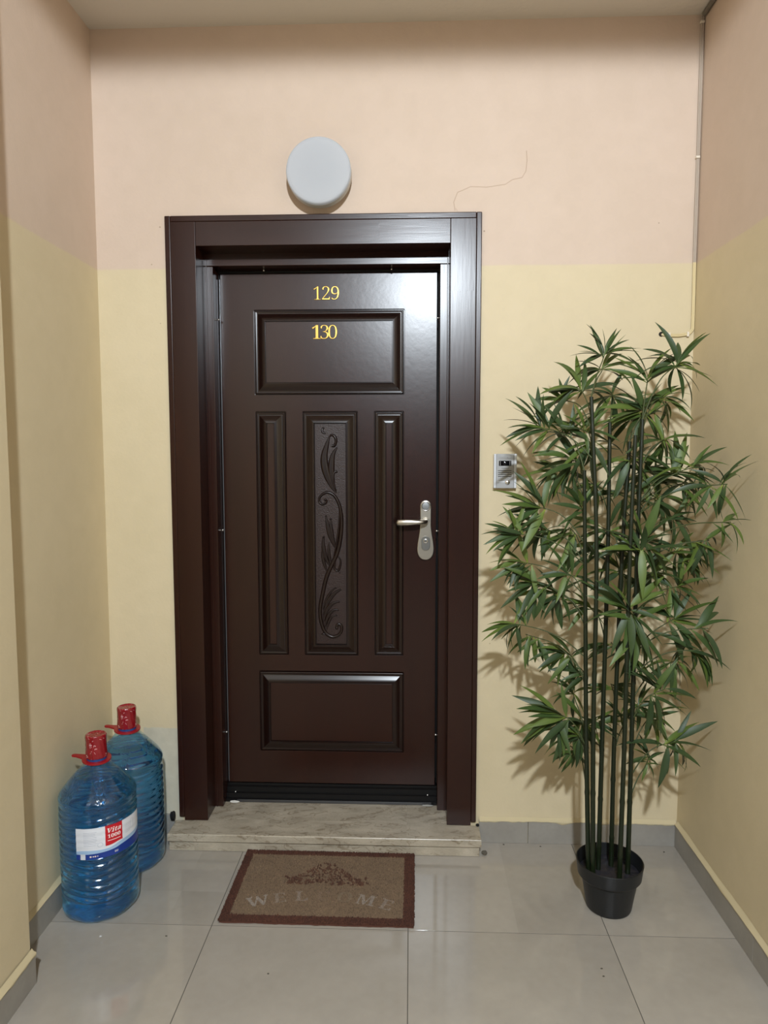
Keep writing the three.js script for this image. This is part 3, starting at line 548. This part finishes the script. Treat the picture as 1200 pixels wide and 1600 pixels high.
const labelTex = texture(canvas(1024, 512, (c, w, h) => {
  c.fillStyle = 'rgb(226,228,234)'; c.fillRect(0, 0, w, h);
  // pale blue sky and hills, then the dark blue foot band
  c.fillStyle = 'rgb(160,190,222)'; c.beginPath(); c.moveTo(0, 380); c.bezierCurveTo(200, 330, 380, 420, 560, 340); c.bezierCurveTo(720, 290, 860, 330, 1024, 250); c.lineTo(1024, 512); c.lineTo(0, 512); c.fill();
  c.fillStyle = 'rgb(28,58,140)'; c.beginPath(); c.moveTo(0, 430); c.bezierCurveTo(260, 420, 420, 430, 560, 400); c.bezierCurveTo(720, 350, 850, 400, 1024, 320); c.lineTo(1024, 512); c.lineTo(0, 512); c.fill();
  c.fillStyle = 'rgb(216,220,228)'; c.fillRect(60, 420, 70, 92);
  c.fillStyle = 'rgb(230,225,220)'; c.font = 'bold 44px sans-serif'; c.fillText('SU', 520, 478);
  c.fillStyle = 'rgb(235,215,205)'; for (const [x, r] of [[200, 14], [235, 10], [262, 12], [292, 8]]) { c.beginPath(); c.arc(x, 468, r, 0, 7); c.fill(); }
  // small print as plain grey lines
  c.strokeStyle = 'rgba(120,125,150,0.55)'; c.lineWidth = 5; for (let k = 0; k < 9; k++) { c.beginPath(); c.moveTo(110, 70 + k * 27); c.lineTo(110 + 150 + 40 * noise(k * 2.7, 1, 9), 70 + k * 27); c.stroke(); }
  c.strokeStyle = 'rgba(110,120,150,0.5)'; c.lineWidth = 4; c.strokeRect(800, 60, 56, 150); for (let k = 0; k < 6; k++) { c.beginPath(); c.moveTo(700, 100 + k * 28); c.lineTo(790, 100 + k * 28); c.stroke(); }
  c.beginPath(); c.arc(330, 290, 34, 0, 7); c.stroke();
  // red badge
  c.fillStyle = 'rgb(196,28,40)'; c.beginPath(); c.moveTo(400, 0); c.lineTo(645, 0); c.lineTo(645, 305); c.bezierCurveTo(560, 290, 500, 345, 400, 330); c.fill();
  c.fillStyle = 'rgb(248,240,236)'; c.textAlign = 'center'; c.font = 'italic bold 104px serif'; c.fillText('Vita', 518, 125); c.font = 'bold 84px serif'; c.fillText('1000', 522, 212); c.fillRect(430, 250, 185, 9);
  c.textAlign = 'left';
}), true, false);
function labelPatch(y0, y1, a0, a1) {
  const N = 40, M = 22, pos = [], uv = [], idx = [];
  for (let k = 0; k <= M; k++) for (let i = 0; i <= N; i++) {
    const th = a0 + (a1 - a0) * i / N, y = y0 + (y1 - y0) * k / M, r = R0 + 0.0016 - 0.0007 * Math.cos(y / 0.0205 * 2 * Math.PI) * 0.5 + 0.0004 * Math.sin(th * 9); pos.push(r * Math.sin(th), y, r * Math.cos(th)); uv.push(i / N, k / M);
  }
  for (let k = 0; k < M; k++) for (let i = 0; i < N; i++) { const a = k * (N + 1) + i; idx.push(a, a + 1, a + N + 1, a + 1, a + N + 2, a + N + 1); }
  const g = new THREE.BufferGeometry(); g.setAttribute('position', new THREE.Float32BufferAttribute(pos, 3)); g.setAttribute('uv', new THREE.Float32BufferAttribute(uv, 2)); g.setIndex(idx); g.computeVertexNormals(); return g;
}
function capShape(sd) {
  const N = 26, M = 48, pos = [], uv = [], idx = [], prof = [[0.0315, 0], [0.0322, 0.004], [0.0318, 0.02], [0.0312, 0.04], [0.0312, 0.056], [0.0316, 0.066], [0.0302, 0.0715], [0.0262, 0.0722], [0.0235, 0.0688], [0.012, 0.0682], [0.0005, 0.0682]];
  const c = spline(prof, N);
  for (let i = 0; i <= N; i++) for (let k = 0; k <= M; k++) {
    const th = k / M * 2 * Math.PI, [r, y] = c[i], w = (fbm(th * 3 + 20, y * 120, sd, 3) - 0.5) * 0.0018 + 0.0006 * Math.sin(th * 14 + y * 90) * (r > 0.02 ? 1 : 0);
    pos.push((r + w * (k % M === 0 ? 1 : 1)) * Math.sin(th), y + (i > 18 ? 0.002 * (fbm(Math.sin(th) * 2 + 9, Math.cos(th) * 2 + 9, sd + 3, 2) - 0.5) : 0), (r + w) * Math.cos(th)); uv.push(k / M * 1.5, i / N);
  }
  for (let i = 0; i < N; i++) for (let k = 0; k < M; k++) { const a = i * (M + 1) + k; idx.push(a, a + 1, a + M + 1, a + 1, a + M + 2, a + M + 1); }
  const g = new THREE.BufferGeometry(); g.setAttribute('position', new THREE.Float32BufferAttribute(pos, 3)); g.setAttribute('uv', new THREE.Float32BufferAttribute(uv, 2)); g.setIndex(idx); g.computeVertexNormals(); return g;
}
function bottle(label, x, z, turn, withLabel, sd) {
  const t = thing('water_bottle', label, 'water bottle', 'large water bottles in the recess');
  t.position.set(x, 0, z);
  const b = mesh('body', bottleShell(0, 0.0006, 0.484, 300, 160, false), pet, t); b.rotation.y = turn;
  const w = mesh('water', bottleShell(0.0012, 0.0022, 0.438, 280, 160, true), water, t); w.rotation.y = turn;
  mesh('cap', capShape(sd), capFilm, t).position.y = 0.4885;
  mesh('neck_band', new THREE.CylinderGeometry(0.0295, 0.031, 0.012, 36), phy({ color: 0x22417c, roughness: 0.3 }), t).position.y = 0.4845;
  // carrying ring with its pull tab
  const s = new THREE.Shape(); s.absarc(0, 0, 0.0425, -0.30, Math.PI * 2 - 0.30 - 0.62, false); s.lineTo(0.074, 0.016); s.quadraticCurveTo(0.083, 0.011, 0.082, 0.004); s.lineTo(0.074, -0.0005);
  const hole = new THREE.Path(); hole.absarc(0, 0, 0.0305, 0, Math.PI * 2, true); s.holes.push(hole);
  const s2 = new THREE.Shape(); s2.absarc(0, 0, 0.0425, 0.28, Math.PI * 2 - 0.28, false); s2.lineTo(0.068, -0.008); s2.quadraticCurveTo(0.083, -0.008, 0.083, 0); s2.quadraticCurveTo(0.083, 0.006, 0.068, 0.004); s2.holes.push(hole);
  const g = new THREE.ExtrudeGeometry(s2, { depth: 0.0035, bevelEnabled: true, bevelThickness: 0.0012, bevelSize: 0.0012, bevelSegments: 2, curveSegments: 20 }); g.rotateX(-Math.PI / 2);
  const ring = mesh('carry_ring', g, redPlastic, t); ring.position.y = 0.4785; ring.rotation.set(0.05, Math.PI - 0.1, 0.05);
  if (withLabel) { const l = mesh('label', labelPatch(0.215, 0.312, -0.16, 1.72), std({ map: labelTex, roughness: 0.35, side: THREE.DoubleSide }), t); l.userData.label = 'white paper label with red badge'; }
  return t;
}
bottle('large blue water bottle with a white and red paper label facing out', -0.9755, 0.412, 0.5, true, 401);
bottle('large blue water bottle standing in the wall corner behind the labelled one', -0.9755, 0.170, 1.3, false, 431);

// ------------------------------------------------------------------ potted artificial bamboo
const plant = thing('potted_bamboo', 'tall artificial bamboo with dark stems in a black plastic pot', 'plant');
const PC = V(0.645, 0, 0.366);
plant.position.copy(PC);
{
  const L = (pts, n = 56) => new THREE.LatheGeometry(pts.map(([a, b]) => new THREE.Vector2(a, b)), n);
  mesh('pot', L([[0, 0.001], [0.064, 0.001], [0.0685, 0.003], [0.0705, 0.008], [0.0865, 0.106], [0.0885, 0.108], [0.0965, 0.109], [0.0980, 0.111], [0.1025, 0.150], [0.1035, 0.1535], [0.1020, 0.1550], [0.0995, 0.1540], [0.0935, 0.108], [0.088, 0.100], [0, 0.100]]), std({ color: 0x17191b, roughness: 0.42 }), plant);
  const soil = new THREE.CircleGeometry(0.092, 40, 0, 6.2832); 
  const g = new THREE.RingGeometry(0.0005, 0.0925, 48, 14); g.rotateX(-Math.PI / 2); const p = g.attributes.position;
  for (let i = 0; i < p.count; i++) p.setY(i, 0.116 + 0.008 * (fbm(p.getX(i) * 60 + 9, p.getZ(i) * 60 + 9, 511, 3) - 0.5));
  g.computeVertexNormals(); mesh('potting_filler', g, std({ color: 0x25242a, roughness: 0.35 }), plant);
}
// image position -> point at a given depth z (only to lay out the cluster nodes seen in the photograph)
camera.updateMatrixWorld();
function at(px, py, z) { const d = V((px - 600) / F, -(py - 800) / F, -1).applyQuaternion(camera.quaternion), t = (z - camera.position.z) / d.z; return camera.position.clone().addScaledVector(d, t); }
const stemMat = phy({ color: 0x161f0e, roughness: 0.4 });
const STEMS = [
  [[920, 1352], [916, 1150], [914, 850], [913, 735], 0.385], [[927, 1352], [927, 1150], [932, 850], [924, 620], 0.405], [[935, 1345], [941, 1150], [950, 850], [953, 660], 0.355],
  [[955, 1340], [960, 1150], [973, 850], [984, 690], 0.335], [[968, 1362], [976, 1150], [985, 850], [993, 680], 0.415], [[981, 1354], [987, 1150], [996, 850], [1004, 655], 0.375],
];
const stemCurves = STEMS.map((s) => { const z = s[4], pts = s.slice(0, 4).map(([x, y]) => at(x, y, z).sub(PC)); pts[0].y = 0.112; return new THREE.CatmullRomCurve3(pts, false, 'centripetal'); });
function tube(curve, n, r0, r1, sides, node) {
  const pos = [], idx = [], fr = curve.computeFrenetFrames(n, false);
  for (let i = 0; i <= n; i++) {
    const t = i / n, p = curve.getPointAt(t); let r = r0 + (r1 - r0) * t; if (node) { const d = ((t * node) % 1 + 1) % 1 - 0.5; r *= 1 + 0.16 * Math.exp(-((d / 0.035) ** 2)) - 0.05 * Math.exp(-(((d - 0.07) / 0.03) ** 2)); }
    for (let k = 0; k <= sides; k++) { const a = k / sides * 2 * Math.PI, q = fr.normals[i].clone().multiplyScalar(Math.cos(a) * r).addScaledVector(fr.binormals[i], Math.sin(a) * r).add(p); pos.push(q.x, q.y, q.z); }
  }
  for (let i = 0; i < n; i++) for (let k = 0; k < sides; k++) { const a = i * (sides + 1) + k; idx.push(a, a + 1, a + sides + 1, a + 1, a + sides + 2, a + sides + 1); }
  const g = new THREE.BufferGeometry(); g.setAttribute('position', new THREE.Float32BufferAttribute(pos, 3)); g.setIndex(idx); g.computeVertexNormals(); return g;
}
stemCurves.forEach((c, i) => mesh('stem', tube(c, 150, 0.0078, 0.0058, 12, 7 + (i % 3)), stemMat, plant));
// leaf blades: long, folded along the midrib, bent downwards; base yellowish, midrib paler
function blade(bend, twist, wide) {
  const N = 9, pos = [], col = [], idx = [];
  for (let i = 0; i <= N; i++) {
    const t = i / N, w = wide * (t < 0.07 ? 0.12 : Math.pow(Math.sin(Math.PI * Math.pow((t - 0.07) / 0.93, 0.72)), 0.85)) * 0.5 + 0.0012, a = bend * t * t, x = t * (1 - 0.18 * bend * bend * t * t * 0.35), y = -bend * t * t * 0.42, tw = twist * t;
    for (const s of [-1, 0, 1]) {
      const fold = Math.abs(s) * w * 0.28; pos.push(x + fold * Math.sin(a) * 0.3, y + fold * Math.cos(tw) + s * w * Math.sin(tw), s * w * Math.cos(tw) - fold * Math.sin(tw));
      const base = Math.max(0, 1 - t / 0.16), rib = s === 0 ? 1.22 : 1; col.push((1 + base * 1.5) * rib, (1 + base * 0.9) * rib, (1 + base * 0.6) * rib);
    }
  }
  for (let i = 0; i < N; i++) for (let k = 0; k < 2; k++) { const a = i * 3 + k; idx.push(a, a + 1, a + 3, a + 1, a + 4, a + 3); }
  const g = new THREE.BufferGeometry(); g.setAttribute('position', new THREE.Float32BufferAttribute(pos, 3)); g.setAttribute('color', new THREE.Float32BufferAttribute(col, 3)); g.setIndex(idx); g.computeVertexNormals(); return g;
}
const BLADES = [blade(0.45, 0.3, 0.145), blade(0.85, -0.5, 0.14), blade(1.3, 0.6, 0.135), blade(1.75, -0.7, 0.125), blade(0.7, 0.9, 0.15)];
const leafMat = (r, g, b) => phy({ color: lin(r, g, b), vertexColors: true, roughness: 0.5, side: THREE.DoubleSide, transmission: 0.16, thickness: 0 });
// printed fabric leaves: five dyed greens, dealt out at random over the whole plant
const LEAVES = [leafMat(0.030, 0.056, 0.018), leafMat(0.036, 0.066, 0.018), leafMat(0.042, 0.078, 0.019), leafMat(0.060, 0.102, 0.018), leafMat(0.092, 0.140, 0.024)];
const twigMat = std({ color: 0x414a27, roughness: 0.6 });
// cluster nodes read off the photograph: [x, y, depth offset, kind (2: leaves spread flat towards the room, 0 and 1: leaves hang freely), directions in degrees, leaf length in pixels]
const A = (zx, zy) => [740 + zx / 2.609, 490 + zy / 2.609], B = (zx, zy) => [740 + zx / 2.609, 850 + zy / 2.609];
const CL = [
  [A(535, 160), 0.02, 2, [88, 68, 105, 22, 12, 168, 195, 55, 120], 45], [A(520, 225), -0.06, 0, [190, 205, 20, -10, 150, 60], 50],
  [A(712, 250), 0.02, 2, [145, 158, 62, 50, 118, 30], 52], [A(842, 200), 0.06, 1, [12, 40, 88, 168, -48, -25, 150, 5, -70, 120], 58],
  [A(785, 335), 0.02, 0, [-18, -45, 38, 200, -60, 10, 170], 48], [A(690, 388), 0.05, 2, [110, 176, 152, -50, -100, 60, 195], 58],
  [A(560, 330), -0.05, 0, [195, 215, -25, -50, 165, 10, 80], 48], [A(430, 300), 0.04, 1, [172, 150, 72, 190, 205, 110, 20], 58],
  [A(350, 350), 0.0, 1, [95, 110, 75, 185, 200], 40], [A(258, 462), 0.08, 2, [141, 120, 98, 76, 170, 232, 186, 210, 158], 56],
  [A(345, 480), 0.1, 2, [150, 60, 80, 195, -20, 120, 30], 50], [A(430, 470), 0.06, 2, [140, 100, 60, 190, 20, -30], 48],
  [A(395, 595), 0.06, 0, [205, 160, 225, 240, 185, 260, 175, -60, 130], 62], [A(490, 520), 0.1, 0, [-60, -95, 215, 195, -30, 235, 150], 58],
  [A(620, 560), 0.12, 0, [-110, -70, -140, -40, 200, -20, 170, 15], 66], [A(740, 405), 0.04, 0, [-40, 30, 60, -80, 150, 190], 48],
  [A(790, 510), 0.08, 0, [-62, -95, -35, -120, 20, 160, 190], 52], [A(850, 645), 0.08, 1, [52, 40, 92, 10, -6, -28, 150, 70, 190], 58],
  [A(1035, 695), 0.16, 1, [76, 20, -108, -75, -95, 110, -60, 150], 54], [A(870, 690), 0.02, 0, [-38, -60, -15, -90, 200, 10, 170], 52],
  [A(235, 782), 0.14, 2, [157, 114, 88, 150, 232, 165, 250], 62], [A(420, 770), 0.14, 2, [163, 140, 70, 100, 200], 46],
  [A(145, 892), 0.12, 2, [163, 130, 201, 233, 102, 215, 185, 60], 52], [A(270, 872), 0.02, 0, [230, 250, 205, 190, 275, 150, 265, 110], 54],
  [A(390, 872), 0.06, 0, [235, 200, 260, 215, -70, 160, 280, 20], 56], [A(690, 912), 0.2, 2, [143, 207, -36, -65, 80, 58, 10, 120, -95, 175], 64],
  [A(830, 830), 0.1, 1, [0, 20, -30, 160, 60, -60], 52], [A(1048, 850), 0.2, 1, [-50, -5, -65, 20], 44],
  [A(960, 925), 0.12, 0, [-45, -65, -80, -25, -95, 10, -55], 52], [A(850, 960), 0.06, 0, [-40, -70, -95, -15, -120, 20, 160, 60], 54],
  [A(180, 1010), 0.1, 2, [203, 238, 190, 165, 130, 220, 255], 50], [A(560, 950), -0.02, 0, [170, 200, -20, 10, -60, 230], 54],
  [A(520, 870), -0.05, 0, [190, 160, -10, -40, 220, 30], 50], [A(620, 730), -0.04, 0, [200, -20, -50, 160, 230, 60], 52],
  [A(770, 745), -0.02, 1, [-30, -60, -95, 10, 150, 60, 200], 54], [A(700, 640), 0.0, 0, [-30, -60, 10, 40, 190, -100, 150], 54],
  [A(330, 640), -0.06, 1, [190, 160, 215, 235, 130, 260], 50], [A(480, 690), -0.06, 1, [200, 170, -80, 230, -40], 46],
  [A(920, 620), 0.02, 0, [-20, 15, -50, 160, 40, -80], 50], [A(640, 430), -0.06, 1, [-60, 200, 160, 70, 30, -100], 50],
  [A(600, 1030), 0.06, 1, [150, -150, 100, -40, 30, -90], 52], [A(900, 1000), 0.02, 1, [-60, -30, 0, -95, 30], 50],
  [B(240, 160), 0.06, 0, [240, 215, 262, 195, 225, 170, 280, 150], 54], [B(370, 112), 0.12, 2, [95, 65, 140, 200, 250, -30], 46],
  [B(320, 190), 0.08, 0, [200, 225, 250, 170, 145, -70, 280, 20, 120], 54], [B(622, 258), 0.22, 2, [112, 66, 168, 190, 262, -70, 150, 30, 245, -40], 66],
  [B(670, 330), 0.14, 0, [-60, -75, -100, -45, -125], 66], [B(740, 100), 0.06, 0, [-60, -85, -40, -110, -20, 15, 200, 60], 54],
  [B(840, 172), 0.06, 0, [-40, -62, -85, -20, 30, 150], 50], [B(828, 300), 0.16, 2, [46, 2, -68, -32, 120, 160], 60],
  [B(155, 322), 0.08, 1, [222, 253, 118, 200, 170, 240, 60], 48], [B(212, 368), 0.06, 0, [268, 240, 225, 285, 255, 300], 44],
  [B(370, 432), 0.06, 0, [205, 190, 222, 260, 170, 240, 280, 150, 30], 52], [B(430, 500), 0.1, 1, [212, 190, 170, 230], 44],
  [B(958, 343), 0.2, 1, [-14, 8, -30], 58], [B(930, 430), 0.16, 0, [-68, -48, -35, -85, -20, -60, 160], 54],
  [B(840, 470), 0.06, 0, [-58, -35, -80, -100, -15, 150, 60], 52], [B(640, 420), 0.08, 0, [-60, -100, -130, -80, -30, -150], 54],
  [B(780, 590), 0.18, 2, [148, -30, -60, 78, -5, 60, 120, -85], 58], [B(328, 682), 0.14, 2, [160, 150, 128, 200, 222, 248, 264, 285, 175, 212, 100], 66],
  [B(430, 700), 0.04, 0, [-18, 130, 200, 240, -45, 160, 270], 52], [B(400, 742), 0.06, 0, [190, 255, 275, 295, 225, 170, -40, 240], 48],
  [B(395, 822), 0.02, 0, [240, 265, 290, 215, 180, -20], 34], [B(740, 690), 0.04, 0, [-5, -80, 30, -45, 160, -110], 44],
  [B(830, 802), 0.14, 1, [36, 8, -24, -50, -62, -72, -92, -38, 60, 150], 62], [B(718, 862), 0.06, 0, [15, -65, 250, 205, 100, -30, 160], 32],
  [B(600, 690), 0.0, 0, [110, 60, -60, 200, -20], 42], [B(680, 640), 0.0, 0, [30, 80, -40, 150, -90], 40], [B(500, 705), 0.0, 0, [0, 25, 190, -30], 40],
  [B(400, 590), -0.02, 1, [150, 100, 200, 50, 260], 36], [B(560, 570), -0.04, 0, [190, 160, 20, -20], 36], [B(460, 250), -0.04, 1, [160, 190, 130, 220, -30], 46], [B(560, 400), -0.04, 1, [10, -30, 170, 200], 44],
];
seed = 2024;
const leafList = [];
const inv = new THREE.Matrix4();
for (const [[px, py], dz, tone, dirs, len] of CL) {
  let z = 0.25 + dz * 0.75 + rr(-0.03, 0.03), node = at(px, py, z);
  for (let k = 0; k < 20 && node.x > XR - 0.09; k++) { z += 0.02; node = at(px, py, z); }
  z = Math.max(z, 0.14); node = at(px, py, z).sub(PC);
  // branch from the nearest stem, a little lower
  let best = 1e9, root = null;
  for (const c of stemCurves) for (let k = 4; k <= 40; k++) { const p = c.getPointAt(k / 40), d = Math.hypot(p.x - node.x, (p.z - node.z) * 0.6) * 0.6 + Math.abs(p.y - (node.y - 0.10)); if (d < best) { best = d; root = p; } }
  const mid = root.clone().lerp(node, 0.55).add(V(rr(-0.015, 0.015), 0.03, rr(-0.01, 0.02)));
  const bc = new THREE.CatmullRomCurve3([root, root.clone().lerp(mid, 0.5).add(V(0, 0.012, 0)), mid, node], false, 'centripetal');
  const br = mesh('branch', tube(bc, 16, 0.0022, 0.0014, 6, 0), twigMat, plant);
  const dirv = bc.getTangentAt(1);
  const more = dirs.flatMap((d, i) => [d, d + rr(-38, 38)]);
  more.forEach((deg, i) => {
    const a = (deg + rr(-9, 9)) * Math.PI / 180, scale = len * rr(0.8, 1.2) / F * (camera.position.z - (node.z + PC.z)) * 1.06;
    let fz = tone === 2 ? rr(-0.1, 0.6) : rr(-0.55, 0.55);
    const base = node.clone().addScaledVector(dirv, -rr(0, 0.05));
    let x = V(Math.cos(a), Math.sin(a) + 0.12, fz).normalize();
    for (let k = 0; k < 30; k++) { const tip = base.clone().addScaledVector(x, scale * 1.06).add(PC); if (tip.x > XR - 0.03) x.x -= 0.15; if (tip.z < 0.03) x.z += 0.2; x.normalize(); }
    const upish = V(rr(-0.35, 0.35), 1, rr(0.15, 0.9)), zz = V().crossVectors(x, upish).normalize(), yy = V().crossVectors(zz, x);
    const m4 = new THREE.Matrix4().makeBasis(x, yy, zz); m4.scale(V(scale, scale * 0.95, scale * rr(0.95, 1.2))); m4.setPosition(base);
    const down = Math.sin(a) < -0.2, bl = tone === 2 ? BLADES[[0, 1, 4, 0, 1][i % 5]] : BLADES[(down ? [0, 1, 2] : [1, 2, 3, 4])[i % (down ? 3 : 4)]];
    leafList.push({ br, m4, bl, mat: LEAVES[Math.floor(rnd() * LEAVES.length)], size: scale * (tone === 2 ? 1.3 : tone === 1 ? 1.15 : 1) * (1 + dz * 2) });
  });
}
seed = 7;
leafList.sort((a, b) => b.size - a.size);
const rest = [];
leafList.forEach((l, i) => {
  if (i < 300) { const m = mesh('leaf', l.bl, l.mat, l.br); m.matrixAutoUpdate = true; l.m4.decompose(m.position, m.quaternion, m.scale); } else {
    const g = l.bl.clone().applyMatrix4(l.m4), c = g.attributes.color; for (let k = 0; k < c.count; k++) c.setXYZ(k, c.getX(k) * l.mat.color.r, c.getY(k) * l.mat.color.g, c.getZ(k) * l.mat.color.b); rest.push(g);
  }
});
{ const m = mesh('foliage', mergeGeometries(rest), leafMat(1, 1, 1), plant); m.userData.kind = 'stuff'; }

// ------------------------------------------------------------------ cable in the right corner
{
  const t = thing('wall_cable', 'thin painted cable clipped down the right wall corner to a hole in the wall', 'cable');
  const up = std({ color: 0xb3a494, roughness: 0.55 }), low = std({ color: 0xd9c79a, roughness: 0.55 });
  const c = (pts) => new THREE.CatmullRomCurve3(pts.map((p) => V(...p)), false, 'catmullrom', 0.1);
  for (const o of [0, 0.0052]) {
    mesh('cable_run', tube(c([[0.979 + o, H - 0.001, 0.006], [0.979 + o, 2.6, 0.0062], [0.980 + o, 2.437, 0.0055], [0.979 + o, 2.25, 0.0062], [0.980 + o, PAINT, 0.006]]), 60, 0.0031, 0.0031, 8, 0), up, t);
    mesh('cable_run', tube(c([[0.980 + o, PAINT, 0.006], [0.981 + o, 2.0, 0.006], [0.9815 + o, 1.9, 0.006], [0.981 + o, 1.865 - o * 0.4, 0.006], [0.972, 1.852 - o, 0.006], [0.94, 1.847 - o, 0.006], [0.905, 1.8475 - o, 0.006], [0.884, 1.849 - o * 0.5, 0.004], [0.880, 1.849 - o * 0.3, -0.004]]), 80, 0.0031, 0.0031, 8, 0), low, t);
  }
  const clip = std({ color: 0xe4d9c8, roughness: 0.4 });
  for (const [x, y] of [[0.9815, 2.437], [0.9815, 2.872]]) mesh('cable_clip', box(x - 0.008, x + 0.006, y - 0.004, y + 0.004, 0.001, 0.013, 0.002), clip, t);
  for (const [x, y] of [[0.968, 1.848], [0.9045, 1.8455]]) mesh('cable_clip', box(x - 0.004, x + 0.004, y - 0.009, y + 0.008, 0.001, 0.012, 0.002), clip, t);
  mesh('hole_edge', new THREE.CylinderGeometry(0.0085, 0.0085, 0.0012, 20).rotateX(Math.PI / 2).translate(0.8795, 1.8495, 0.0008), std({ color: 0x1e1a16, roughness: 0.9 }), t);
  const t2 = thing('ceiling_cable', 'dark grey cable running along the ceiling edge above the right wall', 'cable');
  mesh('cable_run', tube(c([[0.981, H - 0.0085, 0.02], [0.9815, H - 0.008, 1.5], [0.981, H - 0.0085, 3.2]]), 60, 0.0075, 0.0075, 10, 0), std({ color: 0x6d675c, roughness: 0.6 }), t2);
}

// ------------------------------------------------------------------ small things on the floor and step
{
  function lump(name, label, cat, x, y, z, sx, sy, sz, color, sd) {
    const g = new THREE.IcosahedronGeometry(1, 2), p = g.attributes.position;
    for (let i = 0; i < p.count; i++) { const k = 0.6 + 0.8 * fbm(p.getX(i) * 2 + 7, p.getY(i) * 2 + p.getZ(i) * 1.7 + 9, sd, 3); p.setXYZ(i, p.getX(i) * k * sx, Math.max(-1, p.getY(i)) * k * sy, p.getZ(i) * k * sz); }
    g.computeVertexNormals(); g.computeBoundingBox(); g.translate(0, -g.boundingBox.min.y, 0);
    const m = mesh(name, g, std({ color, roughness: 0.85 }), null); m.position.set(x, y, z); m.userData = { label, category: cat }; return m;
  }
  lump('foam_scrap', 'black foam scrap stuck between the doorstep and the left casing', 'scrap', -0.8745, STEP + 0.001, 0.022, 0.010, 0.018, 0.007, 0x0c0b0b, 601);
  lump('foam_scrap', 'small black foam scrap at the foot of the right casing', 'scrap', 0.2605, STEP + 0.001, 0.020, 0.006, 0.005, 0.005, 0x0f0e0e, 607);
  lump('plaster_crumb', 'white plaster crumbs at the left end of the door threshold', 'plaster', -0.678, STEP + 0.0008, -0.1225, 0.017, 0.0045, 0.005, 0xd8d5cf, 611);
  lump('plaster_crumb', 'white plaster crumbs at the right end of the door threshold', 'plaster', 0.083, STEP + 0.0008, -0.1225, 0.020, 0.003, 0.005, 0x9f9d99, 617);
  lump('dirt_clump', 'dark dirt clump on the floor beside the right end of the doorstep', 'dirt', 0.2795, 0.0005, 0.088, 0.010, 0.007, 0.009, 0x5c564c, 619);
  const pair = 'tiny dark speck of dirt, one of two on the tile before the bamboo pot';
  const specks = [[-0.3792, 0.7016, 'tiny dark speck of dirt on the floor tile before the doormat'], [0.5494, 0.6471, pair], [0.5469, 0.6765, pair], [-0.7143, 0.5597, 'tiny dark speck of dirt on the floor between bottle and doormat'],
    [0.3574, 0.0218, 'tiny dark speck of dirt under the baseboard next to the doorstep'], [0.49, 0.03, 'tiny dark speck of dirt under the baseboard behind the bamboo pot'], [0.93, 0.05, 'tiny dark speck of dirt in the floor corner right of the bamboo pot']];
  specks.forEach(([x, z, label], i) => { const m = lump('dirt_speck', label, 'dirt', x, 0.0002, z, 0.0032, 0.0012, 0.0022, 0x4f493f, 630 + i); m.userData.group = 'dirt specks on the floor'; });
}

renderer.render(scene, camera);
